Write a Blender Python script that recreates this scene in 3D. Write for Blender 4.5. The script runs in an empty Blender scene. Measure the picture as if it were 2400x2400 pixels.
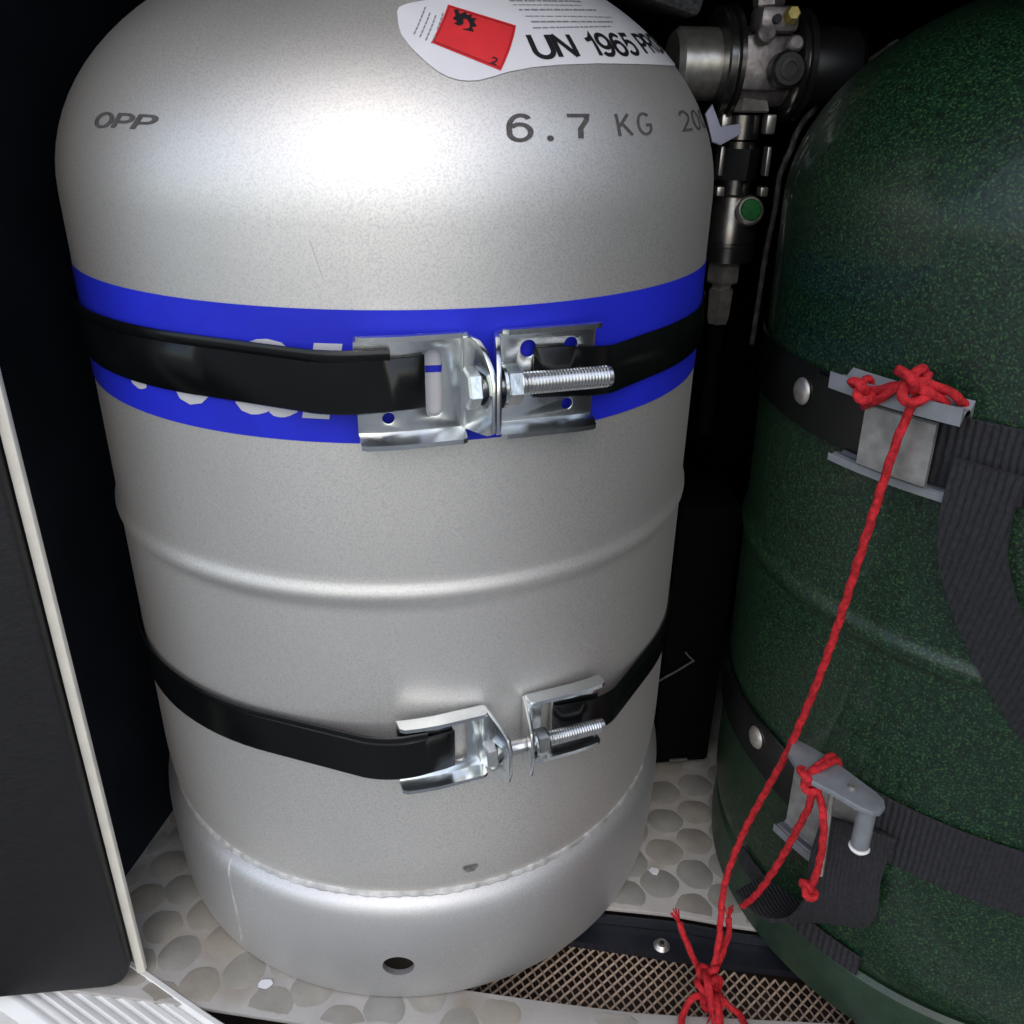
import bpy, bmesh, math, random
from math import sin, cos, pi, radians, sqrt, atan2
from mathutils import Vector, Matrix, noise
from mathutils.geometry import delaunay_2d_cdt
random.seed(7)
S = bpy.context.scene
COL = S.collection

# ------------------------------------------------------------------ camera
cam = bpy.data.cameras.new('camera')
cam.sensor_width = 36
cam.lens = 36 * 1641.6 / 1932
cam.clip_start = 0.01
cam.clip_end = 500
camo = bpy.data.objects.new('camera', cam)
COL.objects.link(camo)
Cp = Vector((0, -.4548, .4312))
r_ = Vector((.9927, -.1194, .0173)); u_ = Vector((.0366, .4340, .9002)); f_ = Vector((.1150, .8930, -.4352))
M = Matrix((r_, u_, -f_)).transposed().to_4x4()
M.translation = Cp
camo.matrix_world = M
S.camera = camo

# ------------------------------------------------------------------ light
SUN_EL, SUN_AZ = radians(46), radians(-10)      # azimuth measured from -Y (behind the viewer), negative = left
w = bpy.data.worlds.new('World'); S.world = w; w.use_nodes = True
nt = w.node_tree
sky = nt.nodes.new('ShaderNodeTexSky'); sky.sky_type = 'NISHITA'; sky.sun_disc = False
sdir = Vector((sin(SUN_AZ) * cos(SUN_EL), -cos(SUN_AZ) * cos(SUN_EL), sin(SUN_EL)))
sky.sun_elevation = SUN_EL
sky.sun_rotation = atan2(sdir.x, sdir.y)
sky.air_density = 1.0; sky.dust_density = 1.5; sky.ozone_density = 0.6
nt.links.new(sky.outputs[0], nt.nodes['Background'].inputs[0])
nt.nodes['Background'].inputs[1].default_value = 0.15
sl = bpy.data.lights.new('sun', 'SUN'); sl.energy = .62; sl.angle = radians(120); sl.color = (1, .94, .86)
so = bpy.data.objects.new('sun', sl); COL.objects.link(so)
so.rotation_euler = sdir.to_track_quat('Z', 'Y').to_euler()
S.view_settings.view_transform = 'Standard'; S.view_settings.look = 'None'
S.view_settings.exposure = 0.70; S.view_settings.gamma = 1

# ------------------------------------------------------------------ materials
def mat(name, col, rough=.5, metal=0, var=0, vscale=60, bump=0, bscale=200, rvar=0, coat=0, spec=.5, col2=None, detail=4, stretch=None, speck=None, wave=0):
    m = bpy.data.materials.new(name); m.use_nodes = True
    t = m.node_tree; b = t.nodes['Principled BSDF']
    b.inputs['Base Color'].default_value = (*col, 1)
    b.inputs['Roughness'].default_value = rough
    b.inputs['Metallic'].default_value = metal
    b.inputs['Specular IOR Level'].default_value = spec
    b.inputs['Coat Weight'].default_value = coat
    tc = t.nodes.new('ShaderNodeTexCoord'); src = tc.outputs['Object']
    if stretch:
        mp = t.nodes.new('ShaderNodeMapping'); mp.inputs['Scale'].default_value = stretch
        t.links.new(src, mp.inputs[0]); src = mp.outputs[0]
    if var or col2:
        n = t.nodes.new('ShaderNodeTexNoise'); n.inputs['Scale'].default_value = vscale; n.inputs['Detail'].default_value = detail
        t.links.new(src, n.inputs['Vector'])
        rp = t.nodes.new('ShaderNodeValToRGB')
        rp.color_ramp.elements[0].position = .32; rp.color_ramp.elements[1].position = .68
        c2 = col2 or tuple(min(1, c * (1 + var)) for c in col)
        c1 = col if col2 else tuple(c * (1 - var) for c in col)
        rp.color_ramp.elements[0].color = (*c1, 1); rp.color_ramp.elements[1].color = (*c2, 1)
        t.links.new(n.outputs[0], rp.inputs[0])
        out = rp.outputs[0]
        if speck:
            sc, sn, lo, hi = speck
            n2 = t.nodes.new('ShaderNodeTexNoise'); n2.inputs['Scale'].default_value = sn; n2.inputs['Detail'].default_value = 1.5
            t.links.new(src, n2.inputs['Vector'])
            r2 = t.nodes.new('ShaderNodeValToRGB'); r2.color_ramp.elements[0].position = lo; r2.color_ramp.elements[1].position = hi
            t.links.new(n2.outputs[0], r2.inputs[0])
            mx = t.nodes.new('ShaderNodeMix'); mx.data_type = 'RGBA'
            t.links.new(r2.outputs[0], mx.inputs['Factor']); t.links.new(out, mx.inputs[6]); mx.inputs[7].default_value = (*sc, 1)
            out = mx.outputs[2]
        t.links.new(out, b.inputs['Base Color'])
    if rvar:
        n3 = t.nodes.new('ShaderNodeTexNoise'); n3.inputs['Scale'].default_value = vscale * .35; n3.inputs['Detail'].default_value = 5
        t.links.new(src, n3.inputs['Vector'])
        mr = t.nodes.new('ShaderNodeMapRange'); mr.inputs[3].default_value = rough - rvar; mr.inputs[4].default_value = rough + rvar
        t.links.new(n3.outputs[0], mr.inputs[0]); t.links.new(mr.outputs[0], b.inputs['Roughness'])
    if wave:
        n4 = t.nodes.new('ShaderNodeTexWave'); n4.inputs['Scale'].default_value = wave; n4.inputs['Distortion'].default_value = 1.5
        t.links.new(src, n4.inputs['Vector']); bp = t.nodes.new('ShaderNodeBump'); bp.inputs['Strength'].default_value = .8; bp.inputs['Distance'].default_value = .0008
        t.links.new(n4.outputs[0], bp.inputs['Height']); t.links.new(bp.outputs[0], b.inputs['Normal'])
    elif bump:
        n4 = t.nodes.new('ShaderNodeTexNoise'); n4.inputs['Scale'].default_value = bscale; n4.inputs['Detail'].default_value = 3
        t.links.new(src, n4.inputs['Vector'])
        bp = t.nodes.new('ShaderNodeBump'); bp.inputs['Strength'].default_value = bump; bp.inputs['Distance'].default_value = .001
        t.links.new(n4.outputs[0], bp.inputs['Height']); t.links.new(bp.outputs[0], b.inputs['Normal'])
    return m

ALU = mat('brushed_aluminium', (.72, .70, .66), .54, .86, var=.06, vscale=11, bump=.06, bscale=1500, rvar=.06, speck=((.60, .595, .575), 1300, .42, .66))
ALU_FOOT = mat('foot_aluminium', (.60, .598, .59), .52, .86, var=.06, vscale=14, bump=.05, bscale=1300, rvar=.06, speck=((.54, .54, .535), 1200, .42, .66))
WELD = mat('weld_bead', (.55, .55, .53), .6, .7, var=.25, vscale=160, bump=.3, bscale=300)
BLUE = mat('blue_print', (.012, .020, .48), .55, 0, var=.10, vscale=30, bump=.05, bscale=500, spec=.3)
WHITEP = mat('white_print', (.46, .46, .48), .5, 0, var=.06, vscale=60)
LABEL = mat('label_paper', (.66, .66, .68), .42, 0, var=.03, vscale=80)
REDP = mat('red_print', (.62, .030, .035), .45, 0, var=.08, vscale=90)
DREDP = mat('dark_red_print', (.34, .015, .02), .45)
BLACKP = mat('black_print', (.012, .012, .014), .5)
GREYP = mat('grey_print', (.22, .22, .24), .6)
INK = mat('etched_ink', (.065, .06, .06), .7, 0, var=.35, vscale=700)
STRAP = mat('black_strap', (.0035, .0040, .0040), .24, 0, var=.3, vscale=40, bump=.05, bscale=260, rvar=.08, spec=.38)
ZINC = mat('zinc_steel', (.72, .75, .75), .24, 1, var=.10, vscale=70, bump=.10, bscale=220, rvar=.10, col2=None)
STEEL = mat('bolt_steel', (.66, .66, .65), .28, 1, var=.1, vscale=200)
GREEN = mat('green_hammered_paint', (.0006, .0060, .0028), .46, 0, bump=.30, bscale=420, coat=.2, col2=(.003, .021, .010), vscale=330, detail=3, speck=((.028, .08, .022), 1000, .52, .72), spec=.4)
GREEN2 = mat('green_foot_paint', (.008, .022, .013), .5, 0, bump=.3, bscale=300, col2=(.018, .042, .022), vscale=60, coat=.1)
GREYPL = mat('grey_buckle', (.22, .235, .25), .40, .35, var=.12, vscale=120, bump=.08, bscale=400)
PLATE = mat('dull_plate', (.30, .30, .285), .42, .6, var=.22, vscale=150, bump=.15, bscale=300)
WEB = mat('webbing', (.012, .012, .015), .85, 0, var=.4, vscale=500, wave=170)
RED = mat('red_cord', (.40, .014, .020), .75, 0, var=.35, vscale=420, bump=.6, bscale=1500, spec=.25)
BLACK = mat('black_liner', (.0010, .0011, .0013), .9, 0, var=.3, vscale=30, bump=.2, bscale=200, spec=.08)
NAVY = mat('navy_liner', (.004, .006, .010), .65, 0, var=.4, vscale=18, bump=.15, bscale=120, spec=.3)
FLOORM = mat('vinyl_floor', (.34, .325, .30), .6, 0, var=.10, vscale=35, bump=.15, bscale=500, speck=((.24, .205, .16), 24, .56, .75))
PEB = mat('vinyl_pebble', (.265, .25, .215), .55, 0, var=.13, vscale=60, bump=.2, bscale=600)
PEB2 = mat('vinyl_pebble_warm', (.27, .245, .20), .55, 0, var=.13, vscale=60, bump=.2, bscale=600)
PEB3 = mat('vinyl_pebble_grey', (.245, .24, .215), .55, 0, var=.13, vscale=60, bump=.2, bscale=600)
MESHM = mat('expanded_metal', (.46, .36, .27), .5, .3, var=.15, vscale=300)
VOIDM = mat('vent_void', (.035, .020, .014), .8, 0, var=.5, vscale=60)
FRAME = mat('navy_vent_frame', (.010, .012, .018), .45, 0, var=.3, vscale=60, bump=.1, bscale=150, coat=.2)
SILL = mat('white_plastic_sill', (.70, .70, .67), .45, 0, var=.05, vscale=60, bump=.1, bscale=300)
CREAM = mat('cream_trim', (.72, .69, .60), .5, 0, var=.06, vscale=90, bump=.1, bscale=300)
RUBBER = mat('dark_rubber', (.004, .0038, .005), .6, 0, var=.25, vscale=120, bump=.3, bscale=400)
CAST = mat('cast_regulator', (.25, .225, .22), .42, .7, var=.35, vscale=220, bump=.2, bscale=300)
DARKMET = mat('dark_chrome', (.22, .21, .20), .24, .95, var=.2, vscale=120, rvar=.08)
BRIGHTM = mat('worn_steel', (.55, .52, .47), .35, .85, var=.2, vscale=200)
BLKPL = mat('black_plastic', (.010, .010, .011), .42, 0, bump=.1, bscale=200)
BRASS = mat('brass', (.62, .50, .16), .35, .8, var=.2, vscale=200)
BUTTON = mat('green_button', (.012, .13, .03), .3, 0, var=.3, vscale=400)
TAGM = mat('lilac_plastic', (.34, .34, .44), .45, 0, var=.06, vscale=100)
FOAM = mat('grey_foam', (.055, .056, .06), .9, 0, var=.5, vscale=500, bump=.6, bscale=600)
DULLCORD = mat('grey_cable', (.075, .07, .065), .6, 0, var=.35, vscale=200, bump=.3, bscale=500)
GROUNDM = mat('asphalt', (.16, .16, .155), .9, 0, var=.2, vscale=20)

# ------------------------------------------------------------------ helpers
def link(name, me, m, parent=None, smooth=True, angle=35):
    o = bpy.data.objects.new(name, me); COL.objects.link(o)
    if m: me.materials.clear(); me.materials.append(m)
    if parent: o.parent = parent
    if smooth:
        me.polygons.foreach_set('use_smooth', [True] * len(me.polygons))
        try: me.set_sharp_from_angle(angle=radians(angle))
        except Exception: pass
    return o

def obj(name, bm, m, parent=None, smooth=True, angle=35):
    me = bpy.data.meshes.new(name); bmesh.ops.recalc_face_normals(bm, faces=bm.faces)
    bm.to_mesh(me); bm.free()
    return link(name, me, m, parent, smooth, angle)

def empty(name, loc, label, cat, group=None):
    o = bpy.data.objects.new(name, None); COL.objects.link(o); o.location = loc; o.empty_display_size = .02
    tag(o, label, cat, group); return o

def tag(o, label=None, cat=None, group=None, kind=None):
    if label: o['label'] = label
    if cat: o['category'] = cat
    if group: o['group'] = group
    if kind: o['kind'] = kind
    return o

def reloc(o, root):      # child built in world coordinates: keep it there under a moved empty
    o.parent = root; o.matrix_parent_inverse = Matrix.Translation(root.location).inverted(); return o

def box(bm, lo, hi, mtx=None, bev=0):
    lo = Vector(lo); hi = Vector(hi); c = (lo + hi) / 2; s = hi - lo
    r = bmesh.ops.create_cube(bm, size=1, matrix=Matrix.Translation(c) @ Matrix.Diagonal((*s, 1)))
    if bev:
        es = list({e for v in r['verts'] for e in v.link_edges})
        rr = bmesh.ops.bevel(bm, geom=es, offset=bev, segments=2, affect='EDGES', profile=.5)
        vs = list({v for f in rr['faces'] for v in f.verts} | {v for v in r['verts'] if v.is_valid})
    else: vs = r['verts']
    if mtx: bmesh.ops.transform(bm, matrix=mtx, verts=[v for v in vs if v.is_valid])
    return vs

def lathe(bm, prof, n=128, mtx=None, closed=False, wob=None):
    rows = []
    for (r, z) in prof:
        if r < 1e-6: rows.append([bm.verts.new((0, 0, z))]); continue
        rows.append([bm.verts.new((r * cos(2 * pi * k / n), r * sin(2 * pi * k / n), z)) for k in range(n)])
    seq = list(zip(rows[:-1], rows[1:]))
    if closed: seq.append((rows[-1], rows[0]))
    for a, b in seq:
        for k in range(n):
            k2 = (k + 1) % n
            if len(a) == 1 and len(b) == 1: continue
            if len(a) == 1: bm.faces.new((a[0], b[k], b[k2]))
            elif len(b) == 1: bm.faces.new((a[k], a[k2], b[0]))
            else: bm.faces.new((a[k], a[k2], b[k2], b[k]))
    vs = [v for r in rows for v in r]
    if mtx: bmesh.ops.transform(bm, matrix=mtx, verts=vs)
    return vs

def catmull(pts, n=10):
    P = [Vector(p) for p in pts]; P = [P[0] * 2 - P[1]] + P + [P[-1] * 2 - P[-2]]; out = []
    for i in range(1, len(P) - 2):
        for k in range(n):
            t = k / n; a, b, c, d = P[i - 1], P[i], P[i + 1], P[i + 2]
            out.append(.5 * ((2 * b) + (c - a) * t + (2 * a - 5 * b + 4 * c - d) * t * t + (3 * b - a - 3 * c + d) * t ** 3))
    out.append(P[-2].copy()); return out

def rope(bm, pts, rad, n=12, twist=55, lobes=3, taper=None, sub=14, depth=.22):
    """twisted cord: a lobed section that turns as it runs along the path"""
    P = catmull(pts, sub)
    # resample evenly
    L = [0]
    for a, b in zip(P[:-1], P[1:]): L.append(L[-1] + (b - a).length)
    step = rad * .8; m = max(6, int(L[-1] / step)); Q = []; j = 0
    for i in range(m + 1):
        s = L[-1] * i / m
        while j < len(L) - 2 and L[j + 1] < s: j += 1
        t = (s - L[j]) / max(1e-9, L[j + 1] - L[j]); Q.append(P[j].lerp(P[j + 1], min(1, t)))
    ref = Vector((.3, .2, 1)).normalized(); rings = []
    for i, q in enumerate(Q):
        tg = (Q[min(i + 1, m)] - Q[max(i - 1, 0)]).normalized()
        ref = (ref - tg * ref.dot(tg))
        if ref.length < 1e-4: ref = tg.orthogonal()
        ref.normalize(); bn = tg.cross(ref); s = L[-1] * i / m
        rr = rad * (taper(i / m) if taper else 1)
        ring = []
        for k in range(n):
            a = 2 * pi * k / n; ph = s / rad * 1.05
            q2 = rr * (1 - depth * (.5 + .5 * cos(lobes * (a) - ph * 1.0)))
            ring.append(bm.verts.new(q + ref * q2 * cos(a) + bn * q2 * sin(a)))
        rings.append(ring)
    for a, b in zip(rings[:-1], rings[1:]):
        for k in range(n): bm.faces.new((a[k], a[(k + 1) % n], b[(k + 1) % n], b[k]))
    bm.faces.new(rings[0][::-1]); bm.faces.new(rings[-1])

def ribbon(bm, path, thick, zlo, zhi, outward=None, zoff=None):
    """strap on edge: path in xy, height zlo..zhi, chamfered section"""
    n = len(path); rings = []
    for i, p in enumerate(path):
        a = Vector(path[max(i - 1, 0)]); b = Vector(path[min(i + 1, n - 1)])
        t = (b - a).normalized(); nr = Vector((t.y, -t.x))
        c = Vector(p); e = thick * .35; dz = zoff(i / (n - 1)) if zoff else 0
        sec = [(0, zlo + e), (0, zhi - e), (e, zhi), (thick - e, zhi), (thick, zhi - e), (thick, zlo + e), (thick - e, zlo), (e, zlo)]
        rings.append([bm.verts.new((c.x + nr.x * d, c.y + nr.y * d, z + dz)) for d, z in sec])
    for a, b in zip(rings[:-1], rings[1:]):
        for k in range(8): bm.faces.new((a[k], a[(k + 1) % 8], b[(k + 1) % 8], b[k]))
    bm.faces.new(rings[0][::-1]); bm.faces.new(rings[-1])

def to_mesh(o):
    dg = bpy.context.evaluated_depsgraph_get(); me = bpy.data.meshes.new_from_object(o.evaluated_get(dg)); return me

def flat_shape(outer, holes=(), thick=.002, bev=.0003):
    """2D outline with holes -> solid plate, returned as a bmesh (u, v, w)"""
    cu = bpy.data.curves.new('tmp', 'CURVE'); cu.dimensions = '2D'; cu.fill_mode = 'BOTH'
    for loop in (outer, *holes):
        sp = cu.splines.new('POLY'); sp.points.add(len(loop) - 1); sp.use_cyclic_u = True
        for q, (x, y) in zip(sp.points, loop): q.co = (x, y, 0, 1)
    cu.extrude = thick / 2 - bev; cu.bevel_depth = bev; cu.bevel_resolution = 1; cu.offset = -bev
    o = bpy.data.objects.new('tmp', cu); COL.objects.link(o)
    me = to_mesh(o); bm = bmesh.new(); bm.from_mesh(me)
    bpy.data.objects.remove(o); bpy.data.curves.remove(cu); bpy.data.meshes.remove(me)
    bmesh.ops.remove_doubles(bm, verts=bm.verts, dist=1e-6)
    return bm

def merge(dst, src, mtx=None):
    if mtx: bmesh.ops.transform(src, matrix=mtx, verts=src.verts)
    me = bpy.data.meshes.new('t'); src.to_mesh(me); src.free(); dst.from_mesh(me); bpy.data.meshes.remove(me)

def rrect(x0, y0, x1, y1, r, n=5):
    out = []
    for cx, cy, a0 in ((x1 - r, y0 + r, -90), (x1 - r, y1 - r, 0), (x0 + r, y1 - r, 90), (x0 + r, y0 + r, 180)):
        for k in range(n + 1): a = radians(a0 + 90 * k / n); out.append((cx + r * cos(a), cy + r * sin(a)))
    return out

def circ(x, y, r, n=16, ry=None): return [(x + r * cos(2 * pi * k / n), y + (ry or r) * sin(2 * pi * k / n)) for k in range(n)]

def cylinder(bm, p0, p1, r, n=24, r2=None, bev=0):
    p0 = Vector(p0); p1 = Vector(p1); d = p1 - p0; L = d.length
    q = d.to_track_quat('Z', 'Y').to_matrix().to_4x4(); r2 = r2 or r
    prof = [(0, 0), (r - bev, 0), (r, bev), (r2, L - bev), (r2 - bev, L), (0, L)] if bev else [(0, 0), (r, 0), (r2, L), (0, L)]
    return lathe(bm, prof, n, Matrix.Translation(p0) @ q)

# ------------------------------------------------------------------ decals printed on the turned bottle
R = .150
def prof_r(z):
    if z < .39: return R
    return R * sqrt(max(0, 1 - ((z - .39) / .1) ** 2))
def on_bottle(az, z, off=.0004):
    a = radians(az); r = prof_r(z) + off
    return Vector((sin(a) * r, -cos(a) * r, z + (off * .8 if z > .43 else 0)))

def grid_cut(bm, du, dv):
    for v in bm.verts: v.co.y *= 1000      # work in even units: degrees and millimetres
    dv *= 1000
    xs = [v.co.x for v in bm.verts]; ys = [v.co.y for v in bm.verts]
    for lo, hi, d, ax in ((min(xs), max(xs), du, 0), (min(ys), max(ys), dv, 1)):
        k = math.ceil(lo / d)
        while k * d < hi:
            co = [0, 0, 0]; no = [0, 0, 0]; co[ax] = k * d; no[ax] = 1
            bmesh.ops.bisect_plane(bm, geom=bm.verts[:] + bm.edges[:] + bm.faces[:], plane_co=co, plane_no=no, dist=1e-5)
            k += 1
    for v in bm.verts: v.co.y /= 1000

def decal_from(bm, fn, name, m, parent, du=1.5, dv=.0015, thick=0):
    grid_cut(bm, du, dv); bm.verts.index_update()
    nor = []
    bm.verts.ensure_lookup_table()
    for v in bm.verts:
        a = radians(v.co.x); z = v.co.y; q = 0 if z < .39 else max(-1, min(1, (z - .39) / .1)); th = math.asin(q)
        nz = sin(th) / .1; nh = cos(th) / R; nn = Vector((sin(a) * nh, -cos(a) * nh, nz)).normalized(); nor.append(nn)
        v.co = fn(v.co.x, v.co.y)
    for f in bm.faces:
        f.normal_update()
        if f.normal.dot(nor[f.verts[0].index]) < 0: f.normal_flip()
    me = bpy.data.meshes.new(name); bm.to_mesh(me); bm.free(); me.materials.append(m)
    me.polygons.foreach_set('use_smooth', [True] * len(me.polygons)); me.normals_split_custom_set_from_vertices([tuple(n) for n in nor])
    o = bpy.data.objects.new(name, me); COL.objects.link(o); o.parent = parent
    return o

def poly2d(pts):
    n = len(pts); P = [Vector((x, y * 1000)) for x, y in pts]
    V, E_, F, *_ = delaunay_2d_cdt(P, [(k, (k + 1) % n) for k in range(n)], [], 1, 1e-6)
    bm = bmesh.new(); vs = [bm.verts.new((v.x, v.y / 1000, 0)) for v in V]
    for f in F: bm.faces.new([vs[k] for k in f])
    return bm

def text2d(txt, bold=0, spacing=1, shear=0):
    cu = bpy.data.curves.new('tmp', 'FONT'); cu.body = txt; cu.offset = bold; cu.space_character = spacing; cu.shear = shear; cu.resolution_u = 3
    o = bpy.data.objects.new('tmp', cu); COL.objects.link(o); me = to_mesh(o)
    bm = bmesh.new(); bm.from_mesh(me); bpy.data.objects.remove(o); bpy.data.curves.remove(cu); bpy.data.meshes.remove(me)
    bmesh.ops.triangulate(bm, faces=bm.faces)
    xs = [v.co.x for v in bm.verts]; ys = [v.co.y for v in bm.verts]; x0, x1, y0, y1 = min(xs), max(xs), min(ys), max(ys)
    for v in bm.verts: v.co = ((v.co.x - x0) / (x1 - x0), (v.co.y - y0) / (y1 - y0), 0)
    return bm

def quad_text(txt, BL, BR, TR, TL, name, m, parent, off=.0006, **kw):
    bm = text2d(txt, **kw)
    for v in bm.verts:
        u, t = v.co.x, v.co.y
        lo = Vector(BL).lerp(Vector(BR), u); hi = Vector(TL).lerp(Vector(TR), u); q = lo.lerp(hi, t)
        v.co = (q.x, q.y, 0)
    return decal_from(bm, lambda a, z: on_bottle(a, z, off), name, m, parent)

def arc(cx, cy, rx, ry, a0, a1, n=12): return [(cx + rx * cos(radians(a0 + (a1 - a0) * k / n)), cy + ry * sin(radians(a0 + (a1 - a0) * k / n))) for k in range(n + 1)]
GL = {
 'U': (.66, [[(0, 1), (0, .33)] + arc(.33, .33, .33, .33, 180, 360) + [(.66, 1)]]),
 'N': (.68, [[(0, 0), (0, 1)], [(0, 1), (.68, 0)], [(.68, 0), (.68, 1)]]),
 '1': (.36, [[(0, .74), (.22, .80), (.34, 1), (.34, 0)]]),
 '9': (.58, [arc(.29, .68, .29, .32, 340, -20, 20) + arc(.24, .40, .34, .40, 20, -75, 10) + arc(.24, .22, .22, .22, 245, 200, 4)]),
 '6': (.58, [arc(.34, .78, .22, .22, 20, 90, 5) + arc(.34, .50, .34, .50, 90, 180, 10)+ arc(.29, .32, .29, .32, 180, 500, 20)[1:]]),
 '5': (.58, [[(.54, 1), (.12, 1), (.05, .54)] + arc(.28, .33, .30, .33, 125, -150, 18)]),
 'P': (.58, [[(0, 0), (0, 1), (.32, 1)] + arc(.32, .73, .26, .27, 90, -90, 12) + [(.03, .46)]]),
 'R': (.62, [[(0, 0), (0, 1), (.32, 1)] + arc(.32, .74, .26, .26, 90, -90, 12) + [(.03, .48)], [(.30, .48), (.60, 0)]]),
 'O': (.70, [arc(.35, .5, .35, .5, 90, 450, 28)]),
 'A': (.70, [[(0, 0), (.35, 1), (.70, 0)], [(.13, .34), (.57, .34)]]),
 '7': (.55, [[(0, 1), (.55, 1), (.50, .78), (.30, .42), (.26, 0)]]),
 '.': (.12, [[(.0, .06), (.12, .06)]]),
 'K': (.58, [[(0, 0), (0, 1)], [(.52, 1), (.03, .42)], [(.17, .58), (.58, 0)]]),
 'G': (.62, [arc(.34, .5, .34, .5, 50, 330, 20) + [(.63, .44), (.38, .44)]]),
 '2': (.56, [arc(.27, .72, .27, .28, 165, -35, 12) + [(.02, .02), (.56, .02)]]),
 '0': (.56, [arc(.28, .5, .28, .5, 90, 450, 24)]),
 ' ': (.30, []),
}
def strokes2d(txt, wt=.16, gap=.20, lift=0):
    """letters drawn as ribbons with mitred corners, fitted to the unit square"""
    bm = bmesh.new(); x = 0
    for ch in txt:
        wd, st = GL[ch]
        for poly in st:
            P = [Vector((x + a, b)) for a, b in poly]; P = [p for i, p in enumerate(P) if i == 0 or (p - P[i - 1]).length > 1e-4]
            L = []; Rr = []; n = len(P); closed = (P[0] - P[-1]).length < 1e-3
            for i in range(n):
                if closed and i in (0, n - 1): d0 = (P[-1] - P[-2]).normalized(); d1 = (P[1] - P[0]).normalized()
                else: d0 = (P[i] - P[i - 1]).normalized() if i else (P[1] - P[0]).normalized(); d1 = (P[i + 1] - P[i]).normalized() if i < n - 1 else d0
                t = (d0 + d1); t = t.normalized() if t.length > .1 else d0; nr = Vector((-t.y, t.x)); k = 1 / max(.45, nr.dot(Vector((-d0.y, d0.x))))
                ext = Vector((0, 0))
                L.append(P[i] + nr * wt / 2 * k + ext); Rr.append(P[i] - nr * wt / 2 * k + ext)
            lv = [bm.verts.new((*p, 0)) for p in L]; rv = [bm.verts.new((*p, 0)) for p in Rr]
            for i in range(n - 1): bm.faces.new((lv[i], rv[i], rv[i + 1], lv[i + 1]))
        x += wd + gap + wt * .5
    W_ = x - gap - wt * .5
    for v in bm.verts: v.co = ((v.co.x + wt / 2) / (W_ + wt), (v.co.y + wt / 2) / (1 + wt), 0)
    return bm
def quad_strokes(txt, BL, BR, TR, TL, name, m, parent, off=.0006, **kw):
    bm = strokes2d(txt, **kw)
    for v in bm.verts:
        u, t = v.co.x, v.co.y; lo = Vector(BL).lerp(Vector(BR), u); hi = Vector(TL).lerp(Vector(TR), u); q = lo.lerp(hi, t); v.co = (q.x, q.y, 0)
    return decal_from(bm, lambda a, z: on_bottle(a, z, off), name, m, parent)

# ================================================================== SETTING
# outside ground below the locker
bm = bmesh.new()
vs = [bm.verts.new(p) for p in ((-60, -120, -.55), (60, -120, -.55), (60, -.5, -.55), (-60, -.5, -.55))]; bm.faces.new(vs)
tag(obj('ground', bm, GROUNDM, smooth=False), kind='structure')

BX = Vector((.956, -.294, 0)).normalized()     # locker axes, turned about 17 degrees at the left wall
BY = Vector((.294, .956, 0)).normalized()
# left wall
o0 = Vector((-.148, .0456, 0)) - BX * .001
bm = bmesh.new()
A = o0 - BY * .172; B = o0 + BY * .125; t = BX * -.012
for z0, z1 in ((-.03, .66),):
    v = [bm.verts.new(p + Vector((0, 0, z))) for z in (z0, z1) for p in (A, B, B + t, A + t)]
    for f in ((0, 1, 5, 4), (1, 2, 6, 5), (2, 3, 7, 6), (3, 0, 4, 7), (0, 3, 2, 1), (4, 5, 6, 7)): bm.faces.new([v[i] for i in f])
tag(obj('wall_left', bm, NAVY, smooth=False), kind='structure')
# back wall, right wall, ceiling
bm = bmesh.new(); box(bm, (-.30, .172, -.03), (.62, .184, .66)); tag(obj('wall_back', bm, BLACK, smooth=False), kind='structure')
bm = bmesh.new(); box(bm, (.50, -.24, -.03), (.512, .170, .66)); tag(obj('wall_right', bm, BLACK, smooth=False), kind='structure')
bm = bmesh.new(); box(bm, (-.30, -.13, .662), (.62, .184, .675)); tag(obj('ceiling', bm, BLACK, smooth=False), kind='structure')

bm = bmesh.new(); box(bm, (-.30, -.185, .560), (.62, -.130, .675)); tag(obj('added_shade_lintel', bm, BLACK, smooth=False), kind='structure')  # added above the view to keep sky light off the dome and regulator
shade_panel = None
bm = bmesh.new(); box(bm, (.415, -.82, -.05), (.435, -.285, .66), bev=.004)  # unseen panel, added to darken the right side of the bottles
tag(obj('added_shade_panel', bm, RUBBER), 'added dark panel to the right of the green bottle, unseen, shading the bottles', 'shade_panel')
bm = bmesh.new(); box(bm, (.222, -.232, .489), (.498, .170, .500), bev=.002)  # unseen slab, added so the green dome falls into shade
tag(obj('added_shade_shelf', bm, BLACK), 'added black panel above the green bottle, unseen, shading its top', 'added_shade_shelf')
# floor board with a cut-out for the vent
floor_outer = [(-.262, -.108), (-.119, -.143), (-.057, -.1595), (.05, -.1765), (.25, -.205), (.50, -.236), (.50, .170), (-.262, .170)]
hole = [(.004, -.1445), (.0205, -.1487), (.0525, -.1573), (.0778, -.1637), (.1063, -.1706), (.1260, -.1742), (.204, -.1869), (.262, -.196), (.262, -.1490), (.1758, -.1248), (.1644, -.1206), (.1468, -.1148), (.1282, -.1102), (.1097, -.1060), (.004, -.083)]
fb = flat_shape(floor_outer, (hole[::-1],), .0032, .0005)
floor = obj('floor', (bmesh.ops.transform(fb, matrix=Matrix.Translation((0, 0, -.0016)), verts=fb.verts), fb)[1], FLOORM, smooth=True, angle=30)
tag(floor, kind='structure')
bm = bmesh.new(); box(bm, (-.30, -.27, -.075), (.52, .172, -.055))
tag(obj('locker_underside', bm, VOIDM, smooth=False), kind='structure')

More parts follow.
